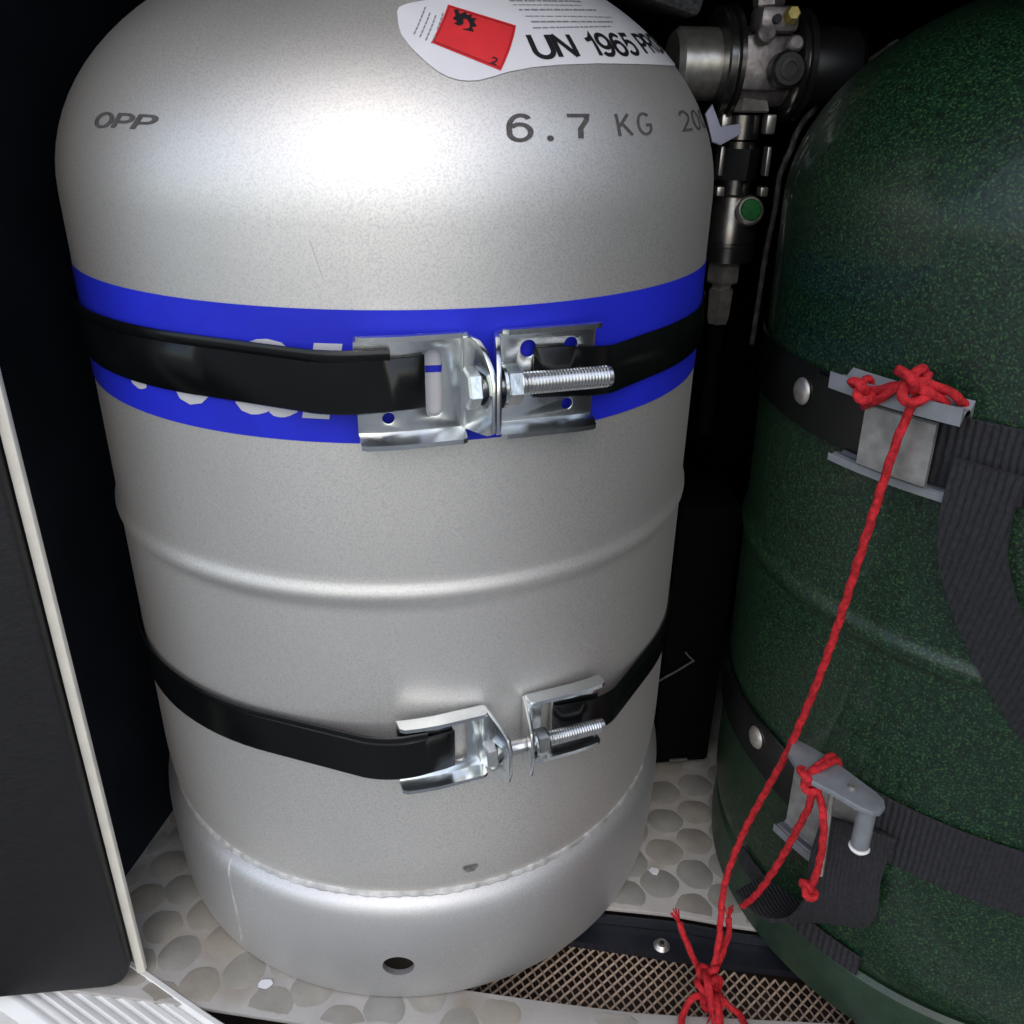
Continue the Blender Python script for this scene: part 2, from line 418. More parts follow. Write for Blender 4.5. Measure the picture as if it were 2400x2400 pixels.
def in_poly(p, poly):
    c = False; j = len(poly) - 1
    for i in range(len(poly)):
        xi, yi = poly[i]; xj, yj = poly[j]
        if (yi > p[1]) != (yj > p[1]) and p[0] < (xj - xi) * (p[1] - yi) / (yj - yi) + xi: c = not c
        j = i
    return c
def dist_poly(p, poly):
    d = 9
    for i in range(len(poly)):
        a = Vector(poly[i - 1]); b = Vector(poly[i]); q = Vector(p); t = max(0, min(1, (q - a).dot(b - a) / (b - a).length_squared)); d = min(d, (q - a.lerp(b, t)).length)
    return d
cnt = 0
v1 = Vector((-.0078, -.0250)); v2 = Vector((.0225, .0052))
for i in range(-16, 12):
    for j in range(-6, 10):
        c = Vector((.1655, -.018)) + v1 * j + v2 * i
        c += Vector((random.uniform(-1, 1), random.uniform(-1, 1))) * .0011
        if not (-.19 < c.x < .24 and -.175 < c.y < .03): continue
        if c.length < .125 or (c - Vector((.3275, -.092))).length < .12: continue
        # local direction lattice is warped a little so that the cells vary
        pts = []; ph = random.uniform(0, 6.28)
        for k in range(20):
            a = 2 * pi * k / 20
            rr = .0112 * (1 + .03 * cos(6 * a + .5) + .05 * cos(2 * a + ph) + .02 * cos(3 * a - ph))
            p = c + Vector((cos(a), sin(a))) * rr
            pts.append(p)
        good = []
        for p in pts:
            q = p.copy(); it = 0
            while it < 16 and (not in_poly(q, floor_outer) or in_poly(q, hole) or dist_poly(q, floor_outer) < .0022 or dist_poly(q, hole) < .0022 or (q - Vector(((-.148), .0456))).dot(Vector((.956, -.294))) < .002):
                q = q.lerp(c, .12); it += 1
            good.append(q)
        if sum((q - c).length for q in good) / 20 < .0045: continue
        if not in_poly(c, floor_outer) or in_poly(c, hole): continue
        bm = bmesh.new(); h = .00035
        top = [bm.verts.new((c.x + (q.x - c.x) * .93, c.y + (q.y - c.y) * .93, h)) for q in good]
        bot = [bm.verts.new((q.x, q.y, .0001)) for q in good]
        bm.faces.new(top)
        for k in range(20): bm.faces.new((bot[k], bot[(k + 1) % 20], top[(k + 1) % 20], top[k]))
        obj('pebble', bm, random.choice((PEB, PEB, PEB2, PEB3)), floor, smooth=True, angle=25); cnt += 1
print('pebbles', cnt)
# bright flakes lying on the floor
for (x, y, s, tx) in ((-.0866, -.1345, .0045, 'front left of the silver bottle'), (.1405, -.083, .004, 'between the two bottles')):
    bm = bmesh.new(); pts = [(x + s * (.6 + .4 * random.random()) * cos(a), y + s * (.6 + .4 * random.random()) * sin(a) * .8) for a in [k * 2 * pi / 9 for k in range(9)]]
    tp = [bm.verts.new((px, py, .0014)) for px, py in pts]; bt = [bm.verts.new((px, py, .0006)) for px, py in pts]
    bm.faces.new(tp); [bm.faces.new((bt[k], bt[(k + 1) % 9], tp[(k + 1) % 9], tp[k])) for k in range(9)]
    tag(obj('paper_scrap', bm, LABEL), 'small white scrap on the pebbled floor ' + tx, 'scrap', 'white scraps on the floor')

# ---- vent in the floor
vent = empty('floor_vent', (.13, -.14, 0), 'navy framed floor vent with beige expanded metal mesh beside the silver bottle', 'vent')
bm = bmesh.new()      # navy flange: back strip with a raised lip, plus returns
def prism(bm, pts, z0, z1):
    a = [bm.verts.new((*p, z0)) for p in pts]; b = [bm.verts.new((*p, z1)) for p in pts]; n = len(pts)
    bm.faces.new(a[::-1]); bm.faces.new(b); [bm.faces.new((a[k], a[(k + 1) % n], b[(k + 1) % n], b[k])) for k in range(n)]
prism(bm, [(.006, -.0950), (.0854, -.1178), (.1154, -.1262), (.1403, -.1335), (.1725, -.1425), (.1915, -.1470), (.26, -.1640), (.26, -.1500), (.1758, -.1262), (.1468, -.1162), (.1097, -.1075), (.006, -.0845)], -.0155, -.0105)
reloc(obj('flange', bm, FRAME, smooth=False), vent)
bm = bmesh.new()
prism(bm, [(.006, -.0865), (.1097, -.1095), (.1468, -.1182), (.1758, -.1282), (.26, -.1525), (.26, -.1500), (.1758, -.1262), (.1468, -.1162), (.1097, -.1075), (.006, -.0845)], -.0100, -.0042)
reloc(obj('raised_lip', bm, FRAME, smooth=False), vent)
bm = bmesh.new(); cylinder(bm, (.1340, -.1262, -.0104), (.1340, -.1262, -.0075), .0048, 24, r2=.0036, bev=.0006)
sc = reloc(obj('screw', bm, BRIGHTM), vent)
bm = bmesh.new(); cylinder(bm, (.1340, -.1262, -.0076), (.1340, -.1262, -.0072), .0015, 6)
obj('screw_recess', bm, BLACKP, sc)
# expanded metal: two crossing families of twisted strands
bm = bmesh.new()
P00 = Vector((.006, -.090, -.0165)); P10 = Vector((.262, -.168, -.0165)); P01 = Vector((.000, -.152, -.0165)); P11 = Vector((.262, -.210, -.0165))
ux = (Vector((.19, -.158, 0)) - Vector((.083, -.124, 0))).normalized(); uy = Vector((-ux.y, ux.x, 0)) * -1
org = Vector((-.02, -.082, -.0165)); W = .0056; H = .0072
def mesh_pt(a, b): return org + ux * a + uy * b
rows_ = 15; colsn = 56
for i in range(-rows_, colsn + rows_):
    for sgn in (1, -1):
        pts = []
        for j in range(rows_ * 4 + 1):
            b = j * H / 4; a = i * W + sgn * b * W / H
            wv = .0005 * sin(j * pi / 1.0 + (0 if sgn > 0 else pi))
            p = mesh_pt(a + 0 * wv, b); p.z += (.0006 if sgn > 0 else -.0001) * cos(j * pi / 2)
            if -.005 < p.x < .262: pts.append(p)
        if len(pts) < 3: continue
        hw = .00045; th = .0008; rows = []
        dr = (pts[-1] - pts[0]); dr.z = 0; dr.normalize(); sd = Vector((-dr.y, dr.x, 0)) * hw
        for p in pts: rows.append([bm.verts.new(p + sd + Vector((0, 0, th * .4))), bm.verts.new(p - sd + Vector((0, 0, th))), bm.verts.new(p - sd), bm.verts.new(p + sd - Vector((0, 0, th * .4)))])
        for a_, b_ in zip(rows[:-1], rows[1:]):
            for k in range(4): bm.faces.new((a_[k], a_[(k + 1) % 4], b_[(k + 1) % 4], b_[k]))
tag(reloc(obj('mesh_grille', bm, MESHM, smooth=False), vent), kind='stuff')

# ---- hatch frame: ribbed white sill, cream edge, dark rubber
frame = empty('hatch_frame', (-.15, -.14, 0), 'white ribbed plastic hatch sill with cream edge and dark rubber seal at the front left', 'hatch frame')
path = catmull([(-.235, -.062, 0), (-.19, -.090, 0), (-.152, -.1175, 0), (-.125, -.138, 0), (-.1025, -.1545, 0), (-.075, -.171, 0), (-.03, -.188, 0), (.06, -.207, 0), (.20, -.232, 0), (.50, -.285, 0)], 6)
bm = bmesh.new(); prof = [(0, -.03), (0, .0010), (.0012, .0030), (.0034, .0032), (.0044, .0008)]
x = .0052
for k in range(9):
    prof += [(x, -.0008 * k * .2), (x + .0007, .0007 - .0002 * k), (x + .0030, .0008 - .0002 * k), (x + .0037, -.0008 * k * .2)]; x += .0046
prof += [(x + .004, -.006), (x + .004, -.03)]
rings = []
for i, p in enumerate(path):
    a = path[max(i - 1, 0)]; b = path[min(i + 1, len(path) - 1)]; tg = (b - a).normalized(); nr = Vector((tg.y, -tg.x, 0))
    rings.append([bm.verts.new(p + nr * d + Vector((0, 0, z - .002))) for d, z in prof])
for a, b in zip(rings[:-1], rings[1:]):
    for k in range(len(prof) - 1): bm.faces.new((a[k], a[k + 1], b[k + 1], b[k]))
reloc(obj('ribbed_sill', bm, SILL, angle=40), frame)
bm = bmesh.new(); box(bm, (-.1552, -.1215, .0015), (-.1505, -.1175, .64), bev=.0008)
reloc(obj('cream_edge', bm, CREAM), frame)
bm = bmesh.new(); fs = flat_shape(rrect(-.300, .0016, -.1558, .645, .014, 6), (), .010, .002)
merge(bm, fs, Matrix(((1, 0, 0, 0), (0, 0, -1, -.1235), (0, 1, 0, 0), (0, 0, 0, 1))))
reloc(obj('rubber_seal', bm, RUBBER), frame)

# ================================================================== SILVER BOTTLE
sb = empty('gas_bottle', (0, 0, 0), 'silver brushed aluminium gas bottle with a blue printed band, in front at the left', 'gas bottle')
prof = [(.1440, .0700), (.1464, .0740), (.1482, .0790), (.1492, .0860), (.1498, .0940), (.15, .104), (.15, .15), (.15, .20), (.15, .2375)]
for k in range(9):      # rolled rib
    t = k / 8; prof.append((.15 + .0017 * sin(pi * t) ** 1.7, .2400 + .0130 * t))
prof += [(.15, .256), (.15, .29), (.15, .32), (.15, .35), (.15, .375)]
for k in range(25): a = radians(88 * k / 24); prof.append((R * cos(a), .39 + .1 * sin(a)))
prof += [(.03, .4893), (.03, .500), (0, .500)]
bm = bmesh.new(); lathe(bm, prof, 256)
obj('body', bm, ALU, sb, angle=60)
# collar guard, above the frame
bm = bmesh.new(); lathe(bm, [(.072, .4775), (.074, .55), (.0765, .552), (.079, .55), (.077, .4735)], 96)
obj('collar', bm, ALU, sb)
bm = bmesh.new(); cylinder(bm, (0, 0, .500), (0, 0, .535), .014, 24, bev=.002); cylinder(bm, (0, 0, .535), (0, 0, .55), .022, 12, bev=.003)
obj('valve', bm, BRASS, sb)
# foot ring with the round hole
prof = [(.1450, .0712), (.1472, .0722), (.1497, .0706), (.1517, .0676), (.1530, .0635), (.1536, .058), (.1537, .050), (.1533, .035), (.1525, .018), (.1515, .006), (.1503, .0012), (.1485, .0002),
        (.1475, .002), (.1490, .012), (.1500, .035), (.1502, .055), (.1480, .066), (.1445, .068)]
bm = bmesh.new(); lathe(bm, prof, 256, closed=True); bmesh.ops.recalc_face_normals(bm, faces=bm.faces)
me = bpy.data.meshes.new('t1'); bm.to_mesh(me); bm.free(); t1 = bpy.data.objects.new('t1', me); COL.objects.link(t1)
bm = bmesh.new(); az = radians(-5.6); d = Vector((sin(az), -cos(az), 0))
cylinder(bm, d * .13 + Vector((0, 0, .0287)), d * .17 + Vector((0, 0, .0287)), .0073, 40)
for v in bm.verts:
    tt = v.co.dot(Vector((cos(az), sin(az), 0))); v.co += Vector((cos(az), sin(az), 0)) * tt * .12
bmesh.ops.recalc_face_normals(bm, faces=bm.faces)
me = bpy.data.meshes.new('t2'); bm.to_mesh(me); bm.free(); t2 = bpy.data.objects.new('t2', me); COL.objects.link(t2)
md = t1.modifiers.new('b', 'BOOLEAN'); md.object = t2; md.operation = 'DIFFERENCE'; md.solver = 'EXACT'
me = to_mesh(t1); bpy.data.objects.remove(t1); bpy.data.objects.remove(t2); me.name = 'foot_ring'
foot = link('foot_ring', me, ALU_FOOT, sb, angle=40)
# weld bead
bm = bmesh.new(); n = 420; rings = []
for k in range(n):
    a = 2 * pi * k / n; rip = .00030 * sin(k * 2 * pi / 3.5) + .0005 * noise.noise(Vector((cos(a) * 9, sin(a) * 9, 0))); zz = .0732 + .0005 * noise.noise(Vector((cos(a) * 6, sin(a) * 6, 5)))
    ring = []
    for j in range(8):
        b = 2 * pi * j / 8; rr = .1464 + (.0019 + rip) * cos(b); ring.append(bm.verts.new((rr * cos(a), rr * sin(a), zz + (.0019 + rip) * sin(b))))
    rings.append(ring)
for k in range(n):
    a, b = rings[k], rings[(k + 1) % n]
    for j in range(8): bm.faces.new((a[j], b[j], b[(j + 1) % 8], a[(j + 1) % 8]))
obj('weld_seam', bm, WELD, sb)
# foot joint line (pale vertical seam on the foot ring)
bm = bmesh.new(); pts = []
for k in range(13):
    z = .070 - k * .0048; a = radians(-41.5 + .8 * sin(k * .22)); rr = .1532 - (.0035 if k == 0 else .0008 if k == 1 else 0) - (0.0008 if z < .03 else 0); pts.append(Vector((sin(a) * rr, -cos(a) * rr, z)))
rope(bm, pts, .0007, n=6, depth=0, sub=2); obj('foot_seam', bm, WELD, sb)
# dark smudge of worn metal
bm = poly2d([(8.6 + 1.3 * cos(a) * (1 + .3 * sin(3 * a)), .089 + .0028 * sin(a) * (1 + .3 * cos(2 * a))) for a in [k * 2 * pi / 14 for k in range(14)]])
SM = mat('smudge', (.22, .22, .21), .5, .6, var=.4, vscale=400)
decal_from(bm, lambda a, z: on_bottle(a, z, -.0001 + .0003), 'smudge', SM, sb)

SC = mat('scratch', (.72, .72, .70), .5, .75)
for (a0, z0, a1, z1) in ((-21.5, .207, -19.8, .199), (-23.2, .204, -22.4, .199), (6, .275, 7.4, .271), (31, .222, 33, .236), (30, .205, 34.5, .196), (-2.0, .115, 1.2, .1145), (18, .132, 20, .128), (-33, .282, -30, .279), (44, .12, 46, .126), (-12, .385, -10.5, .372), (10, .30, 10.6, .294)):
    bm = poly2d([(a0, z0), (a1, z1), (a1 + .12, z1 + .0004), (a0 + .22, z0 + .0005)]); decal_from(bm, lambda a, z: on_bottle(a, z, .0003), 'scratch', SC, sb, du=.5, dv=.001)
# ---- printed blue band, lettering fragments
bm = bmesh.new(); rings = []
for k in range(257):
    a = 2 * pi * k / 256; rings.append([bm.verts.new((sin(a) * (R + .00035), -cos(a) * (R + .00035), z)) for z in (.3128, .328, .345, .3622)])
for a, b in zip(rings[:-1], rings[1:]):
    for j in range(3): bm.faces.new((a[j], b[j], b[j + 1], a[j + 1]))
band = obj('blue_band', bm, BLUE, sb)
# white letters of the maker's print; the clamp hides most of each
for ch, a0, a1, z0, z1 in (('c', -48, -42.5, .3224, .347), ('o', -37.0, -29, .3216, .345), ('a', -25.5, -15.6, .3216, .3508), ('l', -14.8, -10.9, .3221, .3503)):
    quad_text(ch, (a0, z0), (a1, z0), (a1 + 2.6, z1), (a0 + 2.6, z1), 'printed_letter', WHITEP, band, off=.0006, bold=.02)
for z0, z1 in ((.3424, .354), (.3200, .3398)):
    bm = poly2d([(1.6, z0), (5.9, z0), (6.1, z1), (1.8, z1)]); decal_from(bm, lambda a, z: on_bottle(a, z, .0006), 'printed_letter', WHITEP, band)

# ---- etched text
E1 = dict(wt=.15)
quad_strokes('6', (14.5, .4158), (18.5, .4160), (18.9, .4246), (14.9, .4246), 'etched_digit', INK, sb, off=.0002, **E1)
decal_from(poly2d(circ(21.1, .4170, .55, 14, .0009)), lambda a, z: on_bottle(a, z, .0002), 'etched_point', INK, sb, du=.5, dv=.0005)
quad_strokes('7', (24.0, .4163), (28.4, .4165), (28.5, .4246), (24.0, .4246), 'etched_digit', INK, sb, off=.0002, **E1)
quad_strokes('KG', (33.2, .4169), (41.3, .4175), (41.9, .4251), (33.5, .4250), 'etched_unit', INK, sb, off=.0002, wt=.13, gap=.28)
quad_strokes('200', (51.0, .4180), (69, .4184), (69, .4258), (51.2, .4256), 'etched_digits', INK, sb, off=.0002, wt=.13, gap=.22)
quad_strokes('OPP', (-49.5, .4168), (-35.6, .4168), (-33.8, .4219), (-48.4, .4222), 'etched_word', INK, sb, off=.0002, wt=.2, gap=.14)

# ---- sticker
outl = [(.7, .4545), (.8, .4505), (1.2, .4473), (2.1, .4446), (3.2, .4420), (4.6, .4391), (6.0, .4366), (7.4, .4350), (8.9, .4341), (10.2, .4339), (11.8, .4341), (14, .4353), (16.6, .4369), (21, .4386), (26.3, .4397), (34, .4406), (43.4, .4411), (55, .4415), (66.5, .4419), (74, .4432), (79, .447),
        (81, .456), (79, .466), (70, .473), (50, .474), (34, .471), (22, .4655), (12, .4605), (5, .4583), (2.4, .4572), (1.1, .4560)]
stk = decal_from(poly2d(outl), lambda a, z: on_bottle(a, z, .0003), 'label_sticker', LABEL, sb)
TL, TR, BR, BL = (9.8, .4574), (21.0, .4516), (15.5, .4371), (5.6, .4451)
def dia(u, v): a = Vector(TL).lerp(Vector(TR), u); b = Vector(BL).lerp(Vector(BR), u); return a.lerp(b, v)
def dpoly(pts, name, m, off):
    bm = poly2d([tuple(dia(u, v)) for u, v in pts]); decal_from(bm, lambda a, z: on_bottle(a, z, off), name, m, stk)
dpoly([(0, 0), (1, 0), (1, 1), (0, 1)][::-1], 'hazard_square', REDP, .0004)
for a, b, c, d in ((.02, .03, .98, .06), (.02, .94, .98, .97), (.02, .061, .035, .939), (.965, .061, .98, .939)):
    dpoly([(a, b), (a, d), (c, d), (c, b)], 'hazard_border', DREDP, .0005)
flame = [(.10, .10), (.16, .06), (.20, .14), (.27, .05), (.30, .12), (.36, .07), (.37, .15), (.44, .13), (.42, .22), (.47, .30), (.42, .36), (.46, .44), (.38, .46), (.30, .47), (.38, .40), (.37, .30), (.31, .22), (.27, .25), (.29, .34), (.24, .42), (.17, .40), (.20, .34), (.13, .30), (.15, .22)]
fl = [tuple(p) for p in catmull([(*q, 0) for q in flame + flame[:1]], 4)][:-1]; dpoly([(p[0], p[1]) for p in fl], 'flame_symbol', BLACKP, .0005)
bm = text2d('2', bold=.01)
for v in bm.verts: q = dia(.82 + .09 * v.co.x + .0 * v.co.y, .95 - .15 * v.co.y); v.co = (q.x, q.y, 0)
decal_from(bm, lambda a, z: on_bottle(a, z, .0006), 'hazard_digit', BLACKP, stk)
quad_strokes('UN 1965', (21.9, .4408), (49.0, .4442), (49.6, .4522), (21.9, .4493), 'un_number', BLACKP, stk, off=.00045, wt=.19, gap=.10)
quad_strokes('PROPAN', (51.4, .4446), (80, .448), (80, .4555), (51.6, .4522), 'un_word', BLACKP, stk, off=.00045, wt=.19, gap=.10)
# small print rows: broken into words as on the sticker
def row(a0, z0, a1, z1, h, dens=.5):
    a = a0
    bm = bmesh.new()
    while a < a1:
        wd = random.uniform(.5, 1.9) * dens * 2; b = min(a1, a + wd); t0 = (a - a0) / (a1 - a0); t1 = (b - a0) / (a1 - a0)
        za = z0 + (z1 - z0) * t0; zb = z0 + (z1 - z0) * t1
        vs = [bm.verts.new(p) for p in ((a, za, 0), (b, zb, 0), (b, zb + h, 0), (a, za + h, 0))]; bm.faces.new(vs); a = b + random.uniform(.15, .4)
    decal_from(bm, lambda q, z: on_bottle(q, z, .0004), 'small_print_line', GREYP, stk)
row(24.1, .4509, 46, .4538, .0004); row(24.5, .4529, 48.3, .4556, .0005); row(24, .4548, 50, .4575, .0003); row(23.4, .4567, 46.4, .4595, .0005)
row(22.8, .4584, 42, .4606, .0003); row(22.6, .4597, 44, .4622, .0005); row(22.5, .4615, 46, .4640, .0004); row(22.4, .4635, 46, .466, .0004)
for k in range(4):      # lines running up the left side of the sticker
    bm = bmesh.new()
    for q in range(7):
        if random.random() < .12: continue
        t0, t1 = q / 7, (q + .8) / 7; p0 = Vector((3.0 + k * .85, .4475 - k * .0009)); p1 = Vector((5.6 + k * .95, .4566 - k * .0006)); a = p0.lerp(p1, t0); b = p0.lerp(p1, t1)
        vs = [bm.verts.new(p) for p in ((a.x, a.y, 0), (a.x + .26, a.y, 0), (b.x + .26, b.y, 0), (b.x, b.y, 0))]; bm.faces.new(vs)
    decal_from(bm, lambda q, z: on_bottle(q, z, .0004), 'small_print_line', GREYP, stk)

# ================================================================== STRAP CLAMPS
def arc_path(az0, az1, r, step=3):
    n = max(2, int(abs(az1 - az0) / step)); return [(sin(radians(az0 + (az1 - az0) * k / n)) * r, -cos(radians(az0 + (az1 - az0) * k / n)) * r) for k in range(n + 1)]
def clamp(az0, zlo, zhi, Lx, Rx, sl, sr, strz, bolt, label, upper, tilt=0):
    c = empty('strap_clamp', (0, 0, zlo), label, 'strap clamp', 'strap clamps round the silver bottle')
    a = radians(az0); tv = Vector((cos(a), sin(a), 0)); nv = Vector((sin(a), -cos(a), 0)); O = nv * R
    MP = Matrix(((tv.x, 0, nv.x, O.x), (tv.y, 0, nv.y, O.y), (0, 1, 0, 0), (0, 0, 0, 1)))      # (x', z, n) -> world
    def W(xp, n_, z): p = O + tv * xp + nv * n_; return Vector((p.x, p.y, z))
    def bend(bm):
        inv = MP.inverted()
        for v in bm.verts:
            q = inv @ v.co; e = abs(q.x) - .026
            if e > 0: q.z -= e * e * 4.6; v.co = MP @ q
    def bracket(side, x0, x1, tip, holes):
        # side: -1 left plate, +1 right; x0 outer end, x1 flange base
        bm = bmesh.new(); xa, xb = min(x0, x1), max(x0, x1)
        merge(bm, flat_shape(rrect(xa, zlo, xb, zhi, .0008), holes, .0016, .0003), MP @ Matrix.Translation((0, 0, .0018)))
        bmesh.ops.bisect_plane(bm, geom=bm.verts[:] + bm.edges[:] + bm.faces[:], plane_co=W(side * .032, 0, 0), plane_no=tv, dist=1e-7)
        bmesh.ops.bisect_plane(bm, geom=bm.verts[:] + bm.edges[:] + bm.faces[:], plane_co=W(side * .042, 0, 0), plane_no=tv, dist=1e-7)
        # lips, rolled outward
        for zz, sg in ((zhi, 1), (zlo, -1)):
            pr = [(.0014, 0), (.0030, .0004 * sg), (.0056, .0014 * sg if upper else .0006 * sg), (.0092, (.0016 if sg > 0 else .0030) * sg if upper else .0008 * sg)]
            x2 = x1 - side * -.003 if False else x1
            xs = (x0, x0 + (x1 - x0) * .05, x0 + (x1 - x0) * .2, x0 + (x1 - x0) * .4, x1 - (x1 - x0) * .05, x1)
            for k, (q0, q1) in enumerate(zip(pr[:-1], pr[1:])): pass
            secs = []
            for xi, x in enumerate(xs):
                cut = .0012 if xi in (0, 5) else 0
                sec = []
                for (n_, dz) in pr: sec.append((min(n_, .0092 - cut), zz + dz + .0009))
                for (n_, dz) in pr[::-1]: sec.append((min(n_, .0092 - cut), zz + dz - .0009))
                secs.append([bm.verts.new(W(x, n_, z)) for n_, z in sec])
            m = len(secs[0])
            for s0, s1 in zip(secs[:-1], secs[1:]):
                for k in range(m): bm.faces.new((s0[k], s0[(k + 1) % m], s1[(k + 1) % m], s1[k]))
            bm.faces.new(secs[0][::-1]); bm.faces.new(secs[-1])
        bend(bm)
        # end flange with rounded outer corners, leaning a little
        if upper: out = [(.0012, zlo - .0006), (.007, zlo + .0005), (.020, zlo + .0025), (.0235, zlo + .0045), (.0245, zlo + .008), (.0245, zhi - .012), (.0225, zhi - .0075), (.018, zhi - .0025), (.013, zhi + .0003), (.006, zhi + .0012), (.0012, zhi + .0004)]
        else: out = [(.0012, zlo + .0006), (.006, zlo + .0008), (.018, zlo + .0018), (.0212, zlo + .004), (.0225, zlo + .009), (.0225, zhi - .010), (.0205, zhi - .0050), (.015, zhi - .0028), (.006, zhi - .0004), (.0012, zhi + .0002)]
        bz, bn, br = bolt[0], bolt[1], bolt[2]
        fsx = flat_shape(out, (circ(bn, bz, br + .0003),), .0018, .0003)
        sl_ = (tip - x1) / .0245
        for v in fsx.verts:
            n_, z, w_ = v.co; v.co = W(x1 + sl_ * n_ + w_, n_, z)
        merge(bm, fsx)
        # bend fillet
        cyl = cylinder(bm, W(x1, .0016, zlo + .001), W(x1, .0016, zhi - .001), .0014, 12)
        return reloc(obj('bracket', bm, ZINC, angle=30), c)
    hl = [rrect(-.0255, zlo + .0055, -.0195, zhi - .0045, .0026)]
    if upper:
        hl += [circ(-.0392, zlo + .0060, .0021)]
        hr = [circ(.0131, .3470, .0031), circ(.0299, .3475, .0026), circ(.0293, zlo + .0055, .0022)]
    else: hr = [rrect(.0165, zlo + .0055, .0215, zhi - .0045, .0022)]
    bracket(-1, Lx, -.0115, -.0066 if upper else -.0058, hl)
    bracket(1, Rx, .0014 if upper else .0085, -.0050 if upper else .0034, hr)
    # strap: over the left plate, round the bottle, over the right plate
    def w2(xp, n_): p = O + tv * xp + nv * n_; return (p.x, p.y)
    d = .0034
    def wrap(X, s_):      # strap leaves the plate in an easy bend, then runs straight on to the bottle
        x0 = abs(X) - .012; rho = .04; cn = d - rho + R; cx = x0; Rp = R + .0007
        phi = atan2(cx, cn) + math.acos((Rp - rho) / sqrt(cx * cx + cn * cn)); out = []
        for k in range(9): a_ = phi * k / 8; out.append(w2(s_ * (x0 + rho * sin(a_)), d - rho + rho * cos(a_)))
        return out, math.degrees(phi)
    wl, pL = wrap(Lx, -1); wr, pR = wrap(Rx, 1); aL = az0 - pL; aR = az0 + pR
    full = [w2(sl, d - .0005), w2(sl - .004, d)] + wl + arc_path(aL, aR - 360, R + .0007) + wr[::-1] + [w2(sr + .003, d), w2(sr, d - .0005)]
    full = [Vector(p) for p in full]
    bm = bmesh.new(); ribbon(bm, full[::-1], .0013, strz[0], strz[1], zoff=(lambda t: -tilt * min(1, t / .09, (1 - t) / .17))); reloc(obj('strap', bm, STRAP, angle=45), c)
    # inner layer of the looped strap on the left
    inner = [w2(sl + .001, .0002 + .0003), w2((sl + Lx) / 2, .0003), w2(Lx, .0004)]
    inner = [Vector(p) for p in [w2(Lx - .012, .0018)] ]
    inn = [Vector(p) for p in [w2(sl - .012, d + .0006)] + [w2(*q) for q in [(-abs(Lx) + .012 - (.04 + .0012) * sin(radians(pL) * k / 8), d - .04 + (.04 + .0007) * cos(radians(pL) * k / 8)) for k in range(3, 9)]] + arc_path(aL - 1, aL - 50, R + .0022)]
    bm = bmesh.new(); ribbon(bm, inn[::-1], .0010, strz[1] - .0012, strz[1] + .0030, zoff=(lambda t: -tilt * .8 * (1 - t))); reloc(obj('strap_tail', bm, STRAP, angle=45), c)
    # bolt with hexagon head, nut and threads
    bz, bn, br, bx0, bx1, hx, nx = bolt
    bm = bmesh.new(); cylinder(bm, W(bx0, bn, bz), W(bx1, bn, bz), br * .90, 24, bev=.0006)
    # thread rings
    L = bx1 - nx; nth = int(L / .00125)
    rot = tv.to_track_quat('Z', 'Y').to_matrix().to_4x4()
    for k in range(nth):
        p = W(nx + .002 + k * .00125, bn, bz)
        if nx + .003 + k * .00125 > bx1 - .001: break
        lathe(bm, [(br * .88, -.0005), (br, 0), (br * .88, .0005)], 20, Matrix.Translation(p) @ rot)
    b = reloc(obj('bolt', bm, STEEL, angle=30), c)
    def hexa(x0, x1, rr, name, parent):
        bm = bmesh.new(); lathe(bm, [(0, 0), (rr * .86, 0), (rr, .0008), (rr, x1 - x0 - .0008), (rr * .86, x1 - x0), (0, x1 - x0)], 6, Matrix.Translation(W(x0, bn, bz)) @ rot @ Matrix.Rotation(radians(12), 4, 'Z'))
        o = obj(name, bm, ZINC, None, smooth=False); return o
    h = hexa(hx - .0052, hx, br * 1.85, 'bolt_head', None); h.parent = b; h.matrix_parent_inverse = Matrix.Identity(4)
    reloc(hexa(nx, nx + .0062, br * 1.80, 'nut', None), c)
    bm = bmesh.new(); lathe(bm, [(br, -.0013), (br * 2.0, -.0013), (br * 2.0, -.0002), (br, -.0002)], 28, Matrix.Translation(W(nx, bn, bz)) @ rot, closed=True)
    reloc(obj('washer', bm, ZINC), c)
    return c
clamp(12, .3190, .3535, -.0500, .0400, -.0262, .0150, (.3285, .3480), (.338, .0150, .0041, -.0125, .0412, -.0095, -.0006),
      'wider upper black strap clamp with a long bolt, over the blue band', True, .0035)
clamp(15, .1560, .1880, -.0500, .0460, -.0256, .0222, (.1610, .1808), (.170, .0120, .0035, -.0125, .0438, -.0098, .0090),
      'lower black strap clamp with zinc brackets, below the rib on bare metal', False, .0045)

# ================================================================== GREEN BOTTLE
gb = empty('gas_bottle', (.3275, -.092, 0), 'dark green speckled gas bottle with cam buckle straps, at the right', 'gas bottle')
RG = .147
SH = Matrix(((1, 0, -.011, 0), (0, 1, .038, 0), (0, 0, 1, 0), (0, 0, 0, 1)))   # leans slightly towards the back
prof = [(.139, .030), (.1435, .0345), (.1460, .041), (RG, .052), (RG, .10), (RG, .15), (RG, .2125)]
for k in range(9): t = k / 8; prof.append((RG + .0020 * sin(pi * t), .2135 + .012 * t))
prof += [(RG, .229), (RG, .30), (RG, .36)]
for k in range(23): a = radians(88 * k / 22); prof.append((RG * cos(a), .385 + .10 * sin(a)))
prof += [(0, .4852)]
bm = bmesh.new(); lathe(bm, prof, 192, SH); obj('body', bm, GREEN, gb, angle=60)
bm = bmesh.new(); lathe(bm, [(.139, .032), (.1432, .033), (.1455, .0305), (.1462, .024), (.1465, .012), (.1455, .001), (.143, .0002), (.141, .003), (.142, .02), (.139, .029)], 192, closed=True); obj('foot_ring', bm, GREEN2, gb)
